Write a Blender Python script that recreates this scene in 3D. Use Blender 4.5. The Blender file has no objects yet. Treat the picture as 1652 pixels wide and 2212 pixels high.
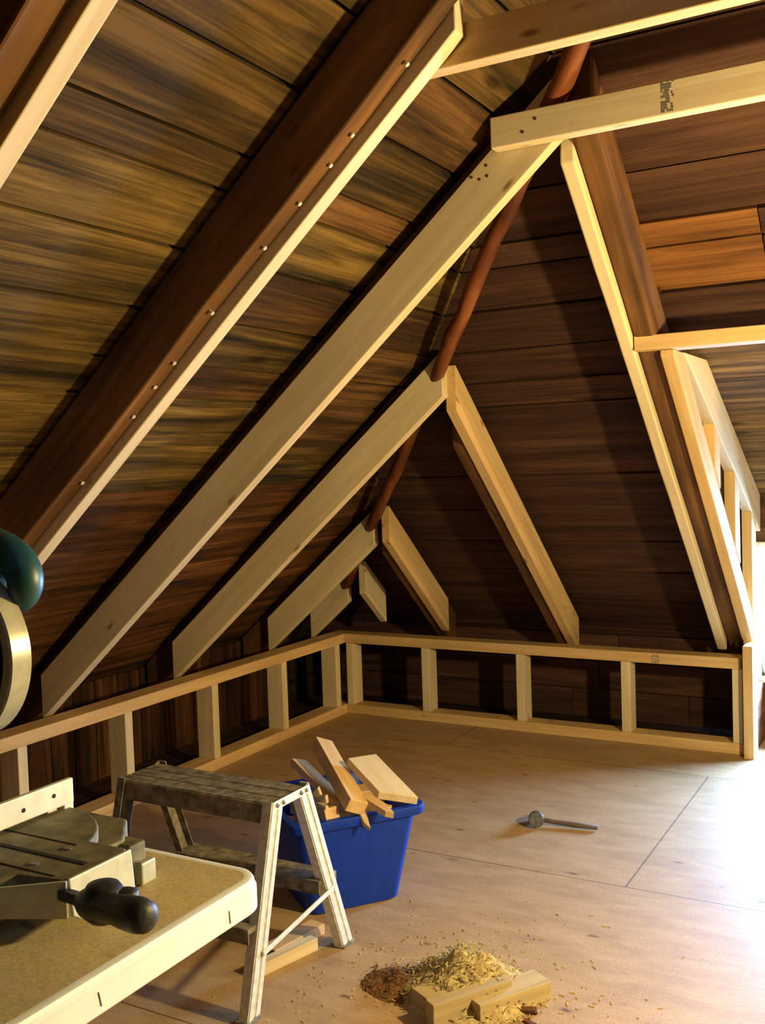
import bpy, bmesh, math, random
from mathutils import Vector, Matrix, noise
random.seed(7)
S = bpy.context.scene
COL = S.collection

# ------------------------------------------------------------------ camera
CAM = Vector((2.9029317, -4.67199281, 1.35))
FW = Vector((-0.491665, 0.86949639, -0.04734503))
RT = Vector((0.8707687, 0.49060203, -0.03273406))
UP = Vector((0.00523458, 0.05732076, 0.99834209))
cd = bpy.data.cameras.new('camera')
cd.sensor_fit = 'VERTICAL'; cd.sensor_height = 24.0; cd.lens = 2200.0 / 2212.0 * 24.0
cd.clip_start = 0.02
cam = bpy.data.objects.new('camera', cd); COL.objects.link(cam)
M = Matrix.Identity(4)
for i in range(3):
    M[i][0] = RT[i]; M[i][1] = UP[i]; M[i][2] = -FW[i]; M[i][3] = CAM[i]
cam.matrix_world = M
S.camera = cam

# ------------------------------------------------------------------ light
S.view_settings.view_transform = 'Standard'
S.view_settings.look = 'None'
S.view_settings.gamma = 1.0
S.view_settings.use_curve_mapping = False
S.view_settings.exposure = 0.0
world = bpy.data.worlds.new('sky'); S.world = world; world.use_nodes = True
bg = world.node_tree.nodes['Background']
bg.inputs[0].default_value = (0.36, 0.60, 1.0, 1); bg.inputs[1].default_value = 190.0
SKY_PORTAL = True

def point(name, loc, power, color, radius):
    l = bpy.data.lights.new(name, 'POINT'); l.energy = power; l.color = color; l.shadow_soft_size = radius
    o = bpy.data.objects.new(name, l); COL.objects.link(o); o.location = loc
    return o
point('work_lamp', (3.35, -2.42, 1.25), 210, (1.0, 0.78, 0.36), 0.05)
point('far_fill', (4.5, -1.5, 1.65), 120, (1.0, 0.58, 0.22), 0.05)  # unseen fill light added to brighten the far corner
pl = bpy.data.lights.new('window_portal', 'AREA'); pl.shape = 'RECTANGLE'; pl.size = 0.68; pl.size_y = 0.70
pl.cycles.is_portal = True
po = bpy.data.objects.new('window_portal', pl); COL.objects.link(po)
po.location = (2.416, 0.36, 0.6); po.rotation_euler = (math.radians(-90), 0, 0)

# ------------------------------------------------------------------ materials
def nodes(name):
    m = bpy.data.materials.new(name); m.use_nodes = True
    nt = m.node_tree; b = nt.nodes['Principled BSDF']
    return m, nt, b

def N(nt, typ, **kw):
    n = nt.nodes.new(typ)
    for k, v in kw.items():
        if k.startswith('i_'): n.inputs[k[2:]].default_value = v
        else: setattr(n, k, v)
    return n

def ramp(nt, stops, interp='LINEAR'):
    r = nt.nodes.new('ShaderNodeValToRGB'); r.color_ramp.interpolation = interp
    e = r.color_ramp.elements
    e[0].position, e[0].color = stops[0][0], (*stops[0][1], 1)
    e[1].position, e[1].color = stops[-1][0], (*stops[-1][1], 1)
    for p, c in stops[1:-1]:
        x = e.new(p); x.color = (*c, 1)
    return r

def mixc(nt, fac, a, b, blend='MIX'):
    m = nt.nodes.new('ShaderNodeMix'); m.data_type = 'RGBA'; m.blend_type = blend
    for idx, v in ((0, fac), (6, a), (7, b)):
        if hasattr(v, 'is_linked') or hasattr(v, 'links'): nt.links.new(v, m.inputs[idx])
        elif idx == 0: m.inputs[0].default_value = v
        else: m.inputs[idx].default_value = (*v, 1)
    return m.outputs[2]

def gcoord(nt, scale, jitter=True):
    a = N(nt, 'ShaderNodeAttribute', attribute_name='gc')
    v = a.outputs['Vector']
    if jitter:
        oi = N(nt, 'ShaderNodeObjectInfo')
        mu = N(nt, 'ShaderNodeMath', operation='MULTIPLY'); mu.inputs[1].default_value = 37.0
        nt.links.new(oi.outputs['Random'], mu.inputs[0])
        ad = N(nt, 'ShaderNodeVectorMath', operation='ADD')
        nt.links.new(v, ad.inputs[0]); nt.links.new(mu.outputs[0], ad.inputs[1]); v = ad.outputs[0]
    sc = N(nt, 'ShaderNodeVectorMath', operation='MULTIPLY'); sc.inputs[1].default_value = scale
    nt.links.new(v, sc.inputs[0])
    return sc.outputs[0]

def wood(name, dark, mid, light, rough=0.7, knots=0.6, grain=(1.5, 34, 34), contrast=1.0, stain=0.25, bump=0.15):
    m, nt, b = nodes(name); L = nt.links.new
    n1 = N(nt, 'ShaderNodeTexNoise', i_Scale=1.0, i_Detail=5.0, i_Roughness=0.6, i_Distortion=0.6)
    L(gcoord(nt, grain), n1.inputs['Vector'])
    h = 0.22 / contrast
    r = ramp(nt, [(0.5 - h, dark), (0.5, mid), (0.5 + h, light)])
    L(n1.outputs[0], r.inputs[0]); c = r.outputs[0]
    n2 = N(nt, 'ShaderNodeTexNoise', i_Scale=1.0, i_Detail=3.0)
    L(gcoord(nt, (2.2, 6, 6)), n2.inputs['Vector'])
    r2 = ramp(nt, [(0.35, (1 - stain,) * 3), (0.65, (1.0, 1.0, 1.0))])
    L(n2.outputs[0], r2.inputs[0])
    c = mixc(nt, 1.0, c, r2.outputs[0], 'MULTIPLY')
    if knots:
        v = N(nt, 'ShaderNodeTexVoronoi', i_Scale=1.0, i_Randomness=1.0)
        L(gcoord(nt, (3.6, 11, 11)), v.inputs['Vector'])
        r3 = ramp(nt, [(0.035, (0.22, 0.13, 0.07)), (0.07, (0.66, 0.52, 0.38)), (0.11, (1, 1, 1))])
        L(v.outputs['Distance'], r3.inputs[0])
        c = mixc(nt, knots, c, mixc(nt, 1.0, c, r3.outputs[0], 'MULTIPLY'))
    L(c, b.inputs['Base Color'])
    b.inputs['Roughness'].default_value = rough
    b.inputs['Specular IOR Level'].default_value = 0.3
    bp = N(nt, 'ShaderNodeBump', i_Strength=bump, i_Distance=0.004)
    L(n1.outputs[0], bp.inputs['Height']); L(bp.outputs[0], b.inputs['Normal'])
    return m

def board_mat(name, dark, mid, light, rough=0.85):
    # old sheathing boards: every board carries its own tint and its own streaks
    m, nt, b = nodes(name); L = nt.links.new
    t = N(nt, 'ShaderNodeAttribute', attribute_name='tint')
    n1 = N(nt, 'ShaderNodeTexNoise', i_Scale=1.0, i_Detail=9.0, i_Roughness=0.72, i_Distortion=1.0)
    L(gcoord(nt, (1.5, 48, 48), False), n1.inputs['Vector'])
    n3 = N(nt, 'ShaderNodeTexNoise', i_Scale=1.0, i_Detail=3.0, i_Roughness=0.5, i_Distortion=1.2)
    L(gcoord(nt, (0.9, 11, 11), False), n3.inputs['Vector'])
    mx = N(nt, 'ShaderNodeMath', operation='ADD'); L(n1.outputs[0], mx.inputs[0]); L(n3.outputs[0], mx.inputs[1])
    hf = N(nt, 'ShaderNodeMath', operation='MULTIPLY'); L(mx.outputs[0], hf.inputs[0]); hf.inputs[1].default_value = 0.5
    r = ramp(nt, [(0.38, dark), (0.5, mid), (0.62, light)])
    L(hf.outputs[0], r.inputs[0])
    v = N(nt, 'ShaderNodeTexVoronoi', i_Scale=1.0, i_Randomness=1.0)
    L(gcoord(nt, (1.6, 6, 6), False), v.inputs['Vector'])
    r3 = ramp(nt, [(0.05, (0.35, 0.3, 0.25)), (0.12, (1, 1, 1))]); L(v.outputs['Distance'], r3.inputs[0])
    c = mixc(nt, 1.0, r.outputs[0], r3.outputs[0], 'MULTIPLY')
    c = mixc(nt, 1.0, c, t.outputs['Color'], 'MULTIPLY')
    L(c, b.inputs['Base Color'])
    b.inputs['Roughness'].default_value = rough
    b.inputs['Specular IOR Level'].default_value = 0.2
    bp = N(nt, 'ShaderNodeBump', i_Strength=0.35, i_Distance=0.006)
    L(hf.outputs[0], bp.inputs['Height']); L(bp.outputs[0], b.inputs['Normal'])
    return m

def plain(name, col, rough=0.5, metal=0.0, var=0.0, vscale=20.0, spec=0.5, bump=0.0):
    m, nt, b = nodes(name); L = nt.links.new
    b.inputs['Roughness'].default_value = rough; b.inputs['Metallic'].default_value = metal
    b.inputs['Specular IOR Level'].default_value = spec
    tc = N(nt, 'ShaderNodeTexCoord')
    n = N(nt, 'ShaderNodeTexNoise', i_Scale=vscale, i_Detail=4.0)
    L(tc.outputs['Object'], n.inputs['Vector'])
    r = ramp(nt, [(0.3, tuple(x * (1 - var) for x in col)), (0.7, tuple(min(1, x * (1 + var * 0.5)) for x in col))])
    L(n.outputs[0], r.inputs[0]); L(r.outputs[0], b.inputs['Base Color'])
    if bump:
        bp = N(nt, 'ShaderNodeBump', i_Strength=bump, i_Distance=0.003)
        L(n.outputs[0], bp.inputs['Height']); L(bp.outputs[0], b.inputs['Normal'])
    return m

M_new = wood('new_spruce', (0.64, 0.50, 0.29), (0.73, 0.60, 0.37), (0.80, 0.68, 0.45), knots=0.75, stain=0.12)
M_new2 = wood('yellow_spruce', (0.58, 0.37, 0.145), (0.70, 0.465, 0.205), (0.77, 0.55, 0.275), knots=0.85, stain=0.16)
M_end = wood('end_grain', (0.45, 0.33, 0.18), (0.6, 0.47, 0.28), (0.7, 0.56, 0.36), knots=0.0, grain=(60, 20, 60))
M_old = wood('old_rafter_wood', (0.070, 0.030, 0.010), (0.155, 0.070, 0.022), (0.26, 0.125, 0.040), rough=0.8, knots=0.6, grain=(1.2, 16, 16), stain=0.5, bump=0.5)
M_pole = wood('peeled_pole', (0.09, 0.023, 0.009), (0.25, 0.075, 0.024), (0.42, 0.16, 0.055), rough=0.42, knots=0.5, grain=(2.5, 12, 12), stain=0.55, bump=0.4)
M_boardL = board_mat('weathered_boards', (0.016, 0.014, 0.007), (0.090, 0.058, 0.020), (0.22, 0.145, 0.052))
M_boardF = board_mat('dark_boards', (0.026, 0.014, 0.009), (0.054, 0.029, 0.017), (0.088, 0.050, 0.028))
M_back = plain('roof_backing', (0.02, 0.014, 0.01), 1.0)
M_alu = plain('aluminium', (0.74, 0.75, 0.66), 0.45, 0.12, 0.22, 60, bump=0.1)
M_aludirty = plain('dirty_aluminium', (0.25, 0.225, 0.16), 0.75, 0.15, 0.65, 38, bump=0.2)
M_blue = plain('blue_plastic', (0.004, 0.040, 0.42), 0.5, 0, 0.12, 30, spec=0.3)
M_blacksteel = plain('dark_steel_tube', (0.10, 0.105, 0.11), 0.45, 0.4, 0.2)
M_tablerim = plain('white_table_plastic', (0.84, 0.87, 0.86), 0.45, 0, 0.05, 25)
M_black = plain('black_plastic', (0.014, 0.017, 0.019), 0.5, 0, 0.3, 90, bump=0.3)
M_teal = plain('teal_plastic', (0.004, 0.060, 0.066), 0.42, 0, 0.15, 40)
M_cast = plain('cast_alloy', (0.50, 0.52, 0.44), 0.5, 0.35, 0.15, 50, bump=0.1)
M_castd = plain('dusty_saw_table', (0.17, 0.155, 0.085), 0.7, 0.1, 0.5, 35)
M_fence = plain('bare_aluminium_fence', (0.74, 0.74, 0.66), 0.5, 0.2, 0.12, 30)
M_label = plain('grey_label', (0.6, 0.6, 0.62), 0.5)
M_red = plain('red_plastic', (0.75, 0.04, 0.01), 0.4)
M_slot = plain('dark_slot', (0.012, 0.011, 0.008), 0.9)
M_steel = plain('hammer_steel', (0.22, 0.23, 0.23), 0.42, 0.8, 0.4, 70)
M_handle = wood('worn_handle', (0.07, 0.05, 0.04), (0.12, 0.09, 0.07), (0.18, 0.14, 0.10), knots=0)
M_frame = plain('painted_window_frame', (0.7, 0.68, 0.6), 0.5, 0, 0.1)
M_ink = plain('grey_ink', (0.20, 0.19, 0.15), 0.9, 0, 0.3, 200)
M_nail = plain('nail_head', (0.10, 0.07, 0.04), 0.5, 0.3)

def guard_mat():
    m, nt, b = nodes('smoked_plastic'); L = nt.links.new
    b.inputs['Base Color'].default_value = (0.24, 0.24, 0.11, 1); b.inputs['Roughness'].default_value = 0.28
    b.inputs['Specular IOR Level'].default_value = 0.5
    tr = N(nt, 'ShaderNodeBsdfTransparent'); tr.inputs[0].default_value = (0.55, 0.55, 0.38, 1)
    mx = N(nt, 'ShaderNodeMixShader'); mx.inputs[0].default_value = 0.93
    L(tr.outputs[0], mx.inputs[1]); L(b.outputs[0], mx.inputs[2])
    L(mx.outputs[0], nt.nodes['Material Output'].inputs[0])
    return m
M_guard = guard_mat()
M_rim = plain('guard_rim', (0.42, 0.41, 0.28), 0.28, 0.1, 0.2, 40)

def glass_mat():
    m, nt, b = nodes('window_glass'); L = nt.links.new
    tr = N(nt, 'ShaderNodeBsdfTransparent'); tr.inputs[0].default_value = (0.96, 0.98, 1, 1)
    gl = N(nt, 'ShaderNodeBsdfGlossy'); gl.inputs['Roughness'].default_value = 0.02
    mx = N(nt, 'ShaderNodeMixShader'); mx.inputs[0].default_value = 0.06
    L(tr.outputs[0], mx.inputs[1]); L(gl.outputs[0], mx.inputs[2])
    L(mx.outputs[0], nt.nodes['Material Output'].inputs[0])
    return m
M_glass = glass_mat()

def ply_mat(name, c0, c1, c2, dust=0.0, seams=True):
    m, nt, b = nodes(name); L = nt.links.new
    tc = N(nt, 'ShaderNodeTexCoord')
    mp = N(nt, 'ShaderNodeMapping'); mp.inputs['Scale'].default_value = (3.0, 9.0, 1)
    L(tc.outputs['Object'], mp.inputs[0])
    n = N(nt, 'ShaderNodeTexNoise', i_Scale=1.6, i_Detail=6.0, i_Roughness=0.65, i_Distortion=0.5)
    L(mp.outputs[0], n.inputs['Vector'])
    r = ramp(nt, [(0.3, c0), (0.5, c1), (0.7, c2)]); L(n.outputs[0], r.inputs[0]); c = r.outputs[0]
    # scuffs and dark specks
    mp2 = N(nt, 'ShaderNodeMapping'); mp2.inputs['Scale'].default_value = (5, 11, 1); mp2.inputs['Rotation'].default_value = (0, 0, 0.5)
    L(tc.outputs['Object'], mp2.inputs[0])
    v = N(nt, 'ShaderNodeTexVoronoi', i_Scale=1.0); L(mp2.outputs[0], v.inputs['Vector'])
    n4 = N(nt, 'ShaderNodeTexNoise', i_Scale=40.0, i_Detail=3.0); L(tc.outputs['Object'], n4.inputs['Vector'])
    sb = N(nt, 'ShaderNodeMath', operation='MULTIPLY_ADD'); L(n4.outputs[0], sb.inputs[0]); sb.inputs[1].default_value = 0.16
    L(v.outputs['Distance'], sb.inputs[2])
    r3 = ramp(nt, [(0.11, (0.35, 0.30, 0.25)), (0.17, (0.85, 0.82, 0.8)), (0.21, (1, 1, 1))]); L(sb.outputs[0], r3.inputs[0])
    c = mixc(nt, 1.0, c, r3.outputs[0], 'MULTIPLY')
    n5 = N(nt, 'ShaderNodeTexNoise', i_Scale=170.0, i_Detail=4.0); L(tc.outputs['Object'], n5.inputs['Vector'])
    r5 = ramp(nt, [(0.30, (0.80, 0.79, 0.77)), (0.60, (1.05, 1.05, 1.05))]); L(n5.outputs[0], r5.inputs[0])
    c = mixc(nt, 1.0, c, r5.outputs[0], 'MULTIPLY')
    if seams:
        br = N(nt, 'ShaderNodeTexBrick'); br.offset = 0.5
        br.inputs['Color1'].default_value = (1, 1, 1, 1); br.inputs['Color2'].default_value = (1, 1, 1, 1)
        br.inputs['Mortar'].default_value = (0.35, 0.3, 0.25, 1)
        br.inputs['Scale'].default_value = 1.0; br.inputs['Mortar Size'].default_value = 0.0028
        br.inputs['Brick Width'].default_value = 2.44; br.inputs['Row Height'].default_value = 1.22
        br.inputs['Mortar Smooth'].default_value = 0.3
        mp3 = N(nt, 'ShaderNodeMapping'); mp3.inputs['Location'].default_value = (0.45, 0.37, 0)
        L(tc.outputs['Object'], mp3.inputs[0]); L(mp3.outputs[0], br.inputs['Vector'])
        c = mixc(nt, 1.0, c, br.outputs['Color'], 'MULTIPLY')
    L(c, b.inputs['Base Color']); b.inputs['Roughness'].default_value = 0.62
    b.inputs['Specular IOR Level'].default_value = 0.35
    bp = N(nt, 'ShaderNodeBump', i_Strength=0.12, i_Distance=0.003); L(n5.outputs[0], bp.inputs['Height']); L(bp.outputs[0], b.inputs['Normal'])
    return m
M_ply = ply_mat('plywood_floor', (0.35, 0.225, 0.108), (0.43, 0.282, 0.140), (0.49, 0.335, 0.178))
M_tabletop = ply_mat('sawdusty_table', (0.50, 0.42, 0.23), (0.56, 0.46, 0.24), (0.62, 0.49, 0.21), seams=False)
M_dust = plain('sawdust', (0.50, 0.39, 0.18), 0.95, 0, 0.35, 120, spec=0.1, bump=0.8)

# ------------------------------------------------------------------ mesh helpers
class MB:
    def __init__(s): s.v = []; s.f = []; s.g = []; s.t = []; s.mi = []
    def poly(s, pts, faces, dirv=None, tint=(1, 1, 1), goff=None, mi=0):
        b = len(s.v); pts = [Vector(p) for p in pts]
        if dirv is None: dirv = Vector((1, 0, 0))
        d = Vector(dirv).normalized()
        u = d.cross(Vector((0, 0, 1)))
        if u.length < 0.1: u = Vector((0, 1, 0)) if abs(d.z) > 0.9 else u
        u = (u - d * u.dot(d)).normalized(); w = d.cross(u)
        if goff is None: goff = Vector((random.uniform(0, 60), random.uniform(0, 60), random.uniform(0, 60)))
        s.v += pts
        s.g += [Vector((p.dot(d), p.dot(u), p.dot(w))) + goff for p in pts]
        for f in faces:
            s.f.append(tuple(b + i for i in f)); s.t.append(tint); s.mi.append(mi)
    def prism(s, poly, ext, dirv=None, tint=(1, 1, 1), mi=0):
        n = len(poly); e = Vector(ext); poly = [Vector(p) for p in poly]
        nn = Vector((0, 0, 0))
        for i in range(n): nn += poly[i].cross(poly[(i + 1) % n])
        if nn.dot(e) < 0: poly = poly[::-1]
        pts = poly + [p + e for p in poly]
        fs = [tuple(range(n - 1, -1, -1)), tuple(range(n, 2 * n))] + [(i, (i + 1) % n, n + (i + 1) % n, n + i) for i in range(n)]
        s.poly(pts, fs, dirv, tint, mi=mi)
    def box(s, a, b, dirv=None, tint=(1, 1, 1), mi=0):
        x0, y0, z0 = (min(a[i], b[i]) for i in range(3)); x1, y1, z1 = (max(a[i], b[i]) for i in range(3))
        if dirv is None:
            L = (x1 - x0, y1 - y0, z1 - z0); k = L.index(max(L)); dirv = [(1, 0, 0), (0, 1, 0), (0, 0, 1)][k]
        s.prism([(x0, y0, z0), (x1, y0, z0), (x1, y1, z0), (x0, y1, z0)], (0, 0, z1 - z0), dirv, tint, mi)
    def bar(s, p0, p1, w, h, up=(0, 0, 1), mi=0, tint=(1, 1, 1)):
        p0, p1 = Vector(p0), Vector(p1); d = (p1 - p0).normalized()
        r = d.cross(Vector(up)).normalized(); u = r.cross(d)
        q = [p0 + r * a * w / 2 + u * b * h / 2 for a, b in ((-1, -1), (1, -1), (1, 1), (-1, 1))]
        s.prism(q, p1 - p0, d, tint, mi)
    def tube(s, pts, rad, seg=12, caps=True, mi=0, squash=None):
        pts = [Vector(p) for p in pts]; n = len(pts)
        if not hasattr(rad, '__len__'): rad = [rad] * n
        rings = []; ref = Vector((0, 0, 1))
        d0 = (pts[1] - pts[0]).normalized()
        if abs(d0.dot(ref)) > 0.9: ref = Vector((0, 1, 0))
        vs = []
        for i, p in enumerate(pts):
            d = (pts[min(i + 1, n - 1)] - pts[max(i - 1, 0)]).normalized()
            a = d.cross(ref).normalized(); b = a.cross(d).normalized(); ref = b
            for k in range(seg):
                t = 2 * math.pi * k / seg
                ra = rad[i]; sx, sy = squash if squash else (1, 1)
                vs.append(p + a * math.cos(t) * ra * sx + b * math.sin(t) * ra * sy)
        fs = []
        for i in range(n - 1):
            for k in range(seg):
                fs.append((i * seg + k, i * seg + (k + 1) % seg, (i + 1) * seg + (k + 1) % seg, (i + 1) * seg + k))
        if caps:
            fs.append(tuple(range(seg - 1, -1, -1))); fs.append(tuple((n - 1) * seg + k for k in range(seg)))
        s.poly(vs, fs, pts[-1] - pts[0], mi=mi)
    def lathe(s, c, axis, prof, seg=32, mi=0):
        # prof: (distance along axis, radius)
        c = Vector(c); ax = Vector(axis).normalized()
        a = ax.orthogonal().normalized(); b = ax.cross(a)
        vs = []
        for t, r in prof:
            for k in range(seg):
                th = 2 * math.pi * k / seg
                vs.append(c + ax * t + (a * math.cos(th) + b * math.sin(th)) * max(r, 1e-5))
        fs = []
        for i in range(len(prof) - 1):
            for k in range(seg):
                fs.append((i * seg + k, i * seg + (k + 1) % seg, (i + 1) * seg + (k + 1) % seg, (i + 1) * seg + k))
        fs.append(tuple(range(seg - 1, -1, -1))); fs.append(tuple((len(prof) - 1) * seg + k for k in range(seg)))
        s.poly(vs, fs, ax, mi=mi)
    def build(s, name, mats, parent=None, bevel=0.0, smooth=False, loc=None, segs=2):
        me = bpy.data.meshes.new(name)
        off = Vector(loc) if loc is not None else Vector((0, 0, 0))
        if parent is not None and loc is None:
            off = parent.location.copy()
            if parent.parent: off = off + parent.parent.location
        if parent is None and loc is None and s.v:
            xs = [p.x for p in s.v]; ys = [p.y for p in s.v]; zs = [p.z for p in s.v]
            off = Vector(((min(xs) + max(xs)) / 2, (min(ys) + max(ys)) / 2, min(zs)))
        me.from_pydata([p - off for p in s.v], [], s.f)
        if not isinstance(mats, (list, tuple)): mats = [mats]
        for m in mats: me.materials.append(m)
        at = me.attributes.new('gc', 'FLOAT_VECTOR', 'POINT')
        at.data.foreach_set('vector', [c for g in s.g for c in g])
        ca = me.color_attributes.new('tint', 'FLOAT_COLOR', 'CORNER')
        k = 0; vals = []
        for p, t in zip(me.polygons, s.t):
            vals += [t[0], t[1], t[2], 1.0] * len(p.vertices)
        ca.data.foreach_set('color', vals)
        me.polygons.foreach_set('material_index', s.mi)
        if smooth: me.polygons.foreach_set('use_smooth', [True] * len(me.polygons))
        me.update()
        bm = bmesh.new(); bm.from_mesh(me); bmesh.ops.recalc_face_normals(bm, faces=bm.faces); bm.to_mesh(me); bm.free()
        o = bpy.data.objects.new(name, me); COL.objects.link(o)
        if parent is not None:
            o.parent = parent
            if loc is not None: o.location = Vector(loc) - parent.location
        else: o.location = off
        if bevel:
            md = o.modifiers.new('bevel', 'BEVEL'); md.width = bevel; md.segments = segs; md.limit_method = 'ANGLE'; md.angle_limit = math.radians(35)
        return o

def tag(o, label, cat, group=None, kind=None):
    o['label'] = label; o['category'] = cat
    if group: o['group'] = group
    if kind: o['kind'] = kind
    return o
def struct(o):
    o['kind'] = 'structure'; return o
def thing(name, loc, label, cat, group=None):
    e = bpy.data.objects.new(name, None); COL.objects.link(e); e.location = loc; e.empty_display_size = 0.1
    return tag(e, label, cat, group)

# ------------------------------------------------------------------ roof and room shell
T = 0.857            # slope
Z0, ZB = 0.559, 0.80  # underside of the new rafters / of the boards, at the corner
W = 6.6; XR = W / 2
BT = 0.02
YB = -7.0
ZN = [0.0, 0.14, 0.31, 0.48, 0.645, 0.81, 0.965, 1.12, 1.28, 1.425, 1.565, 1.65, 1.76, 1.885, 2.003, 2.068, 2.19, 2.32, 2.46, 2.61, 2.76, 2.92, 3.08, 3.24, 3.42, ZB + T * XR]

def slope_boards(mapper, urange, cuts, tintf, mb, zs=ZN):
    """mapper(u,z,off)->point ; urange(z)->(u0,u1) list ; boards between successive z values"""
    nrm_off = BT
    for k in range(len(zs) - 1):
        za, zb = zs[k] + 0.003, zs[k + 1] - 0.003
        for seg in range(len(urange(za, zb))):
            (a0, a1), (b0, b1) = urange(za, zb)[seg]
            if a1 - a0 < 0.02: continue
            js = [j for j in cuts(k, seg) if a0 + 0.15 < j < a1 - 0.15]
            edges = [None] + sorted(js) + [None]
            for i in range(len(edges) - 1):
                l0 = a0 if edges[i] is None else edges[i] + 0.002
                l1 = a1 if edges[i + 1] is None else edges[i + 1] - 0.002
                u0 = b0 if edges[i] is None else edges[i] + 0.002
                u1 = b1 if edges[i + 1] is None else edges[i + 1] - 0.002
                if u1 <= u0: u1 = u0 + 0.005
                dz = random.uniform(-0.004, 0.004)
                lo = [mapper(l0, za, dz), mapper(l1, za, dz), mapper(u1, zb, dz), mapper(u0, zb, dz)]
                ext = mapper(l0, za, dz + BT) - mapper(l0, za, dz)
                mb.prism(lo, ext, mapper(1, za, 0) - mapper(0, za, 0), tintf(k, (l0 + l1) / 2, (za + zb) / 2))

NL = Vector((-T, 0, 1)).normalized(); NF = Vector((0, T, 1)).normalized(); NRt = Vector((T, 0, 1)).normalized()
# left slope: u = y
def mapL(u, z, off): return Vector(((z - ZB) / T, u, z)) + NL * off
def mapR(u, z, off): return Vector((W - (z - ZB) / T, u, z)) + NRt * off
def mapF(u, z, off): return Vector((u, -(z - ZB) / T, z)) + NF * off
rj = random.Random(3)
jointsL = [rj.sample([-6.0, -5.2, -4.36, -3.54, -2.70, -1.865, -1.11], 3) for _ in ZN]
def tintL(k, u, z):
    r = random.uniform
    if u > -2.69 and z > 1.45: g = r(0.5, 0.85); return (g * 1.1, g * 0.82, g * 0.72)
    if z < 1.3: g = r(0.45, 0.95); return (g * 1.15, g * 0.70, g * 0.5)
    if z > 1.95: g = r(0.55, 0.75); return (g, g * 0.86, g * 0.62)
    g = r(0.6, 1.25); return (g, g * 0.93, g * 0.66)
mb = MB()
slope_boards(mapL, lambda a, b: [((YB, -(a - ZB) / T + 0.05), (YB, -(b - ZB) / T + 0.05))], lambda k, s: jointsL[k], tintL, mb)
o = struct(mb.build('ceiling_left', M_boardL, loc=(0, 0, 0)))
mb = MB()
slope_boards(mapR, lambda a, b: [((YB, -(a - ZB) / T + 0.05), (YB, -(b - ZB) / T + 0.05))], lambda k, s: jointsL[(k + 3) % len(ZN)], tintL, mb)
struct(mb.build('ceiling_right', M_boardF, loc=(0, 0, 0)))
DX0, DX1 = 2.058, 3.66     # dormer opening
def rangeF(a, b):
    lo = ((a - ZB) / T, (b - ZB) / T)
    if (a + b) / 2 > 1.80: return [((lo[0], W - lo[0]), (lo[1], W - lo[1]))]
    return [((lo[0], DX0), (lo[1], DX0)), ((DX1, W - lo[0]), (DX1, W - lo[1]))]
jointsF = [rj.sample([1.17, 2.01, 2.75, 3.6, 4.5, 5.4], 3) for _ in ZN]
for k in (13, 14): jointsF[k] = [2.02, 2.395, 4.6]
def tintF(k, u, z):
    r = random.uniform
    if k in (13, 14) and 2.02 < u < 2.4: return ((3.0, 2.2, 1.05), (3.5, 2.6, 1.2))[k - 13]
    g = r(0.75, 1.1)
    return (g * 1.05, g * 0.85, g * 0.8)
mb = MB()
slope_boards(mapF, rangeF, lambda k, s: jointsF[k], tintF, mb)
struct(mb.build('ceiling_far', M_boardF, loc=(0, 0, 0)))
# outer roofing felt behind the boards
mb = MB(); o1 = 0.035
def felt(pts, n):
    mb.prism([p + n * o1 for p in pts], n * 0.02)
zt = ZB + T * XR
felt([mapL(YB, -0.05, 0), mapL(1.09, -0.05, 0), mapL(-XR + 0.1, zt, 0), mapL(YB, zt, 0)], NL)
felt([mapR(YB, -0.05, 0), mapR(1.09, -0.05, 0), mapR(-XR + 0.1, zt, 0), mapR(YB, zt, 0)], NRt)
yD = -1.31
zD = ZB - T * yD
felt([mapF(-0.99, -0.05, 0), mapF(DX0, -0.05, 0), mapF(DX0, zD, 0), mapF((zD - ZB) / T, zD, 0)], NF)
felt([mapF(DX1, -0.05, 0), mapF(W + 0.99, -0.05, 0), mapF(W - (zD - ZB) / T, zD, 0), mapF(DX1, zD, 0)], NF)
felt([mapF((zD - ZB) / T - 0.08, zD - 0.02, 0), mapF(W - (zD - ZB) / T + 0.08, zD - 0.02, 0), mapF(XR + 0.08, zt, 0), mapF(XR - 0.08, zt, 0)], NF)
struct(mb.build('ceiling_backing', M_back, loc=(0, 0, 0)))
# floor
mb = MB(); mb.box((-0.10, YB - 0.05, -0.02), (W + 0.10, 0.10, 0.0)); mb.box((2.055, 0.10, -0.02), (3.70, 0.34, 0.0))
struct(mb.build('floor', M_ply, loc=(0, 0, 0)))
mb = MB()
for i in range(7):
    g = random.uniform(0.5, 0.9)
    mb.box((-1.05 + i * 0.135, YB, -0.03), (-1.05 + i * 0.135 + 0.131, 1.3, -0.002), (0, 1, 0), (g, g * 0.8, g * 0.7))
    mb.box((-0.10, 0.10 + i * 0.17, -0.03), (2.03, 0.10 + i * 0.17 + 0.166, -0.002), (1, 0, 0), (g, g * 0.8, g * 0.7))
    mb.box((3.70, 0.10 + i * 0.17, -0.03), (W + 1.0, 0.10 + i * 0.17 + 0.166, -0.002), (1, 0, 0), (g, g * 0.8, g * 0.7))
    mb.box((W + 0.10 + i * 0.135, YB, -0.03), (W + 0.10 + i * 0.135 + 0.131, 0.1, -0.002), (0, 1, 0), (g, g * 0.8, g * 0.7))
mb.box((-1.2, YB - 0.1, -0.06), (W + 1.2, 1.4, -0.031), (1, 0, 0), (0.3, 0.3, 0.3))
struct(mb.build('floor_eaves', M_boardF, loc=(0, 0, 0)))
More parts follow.
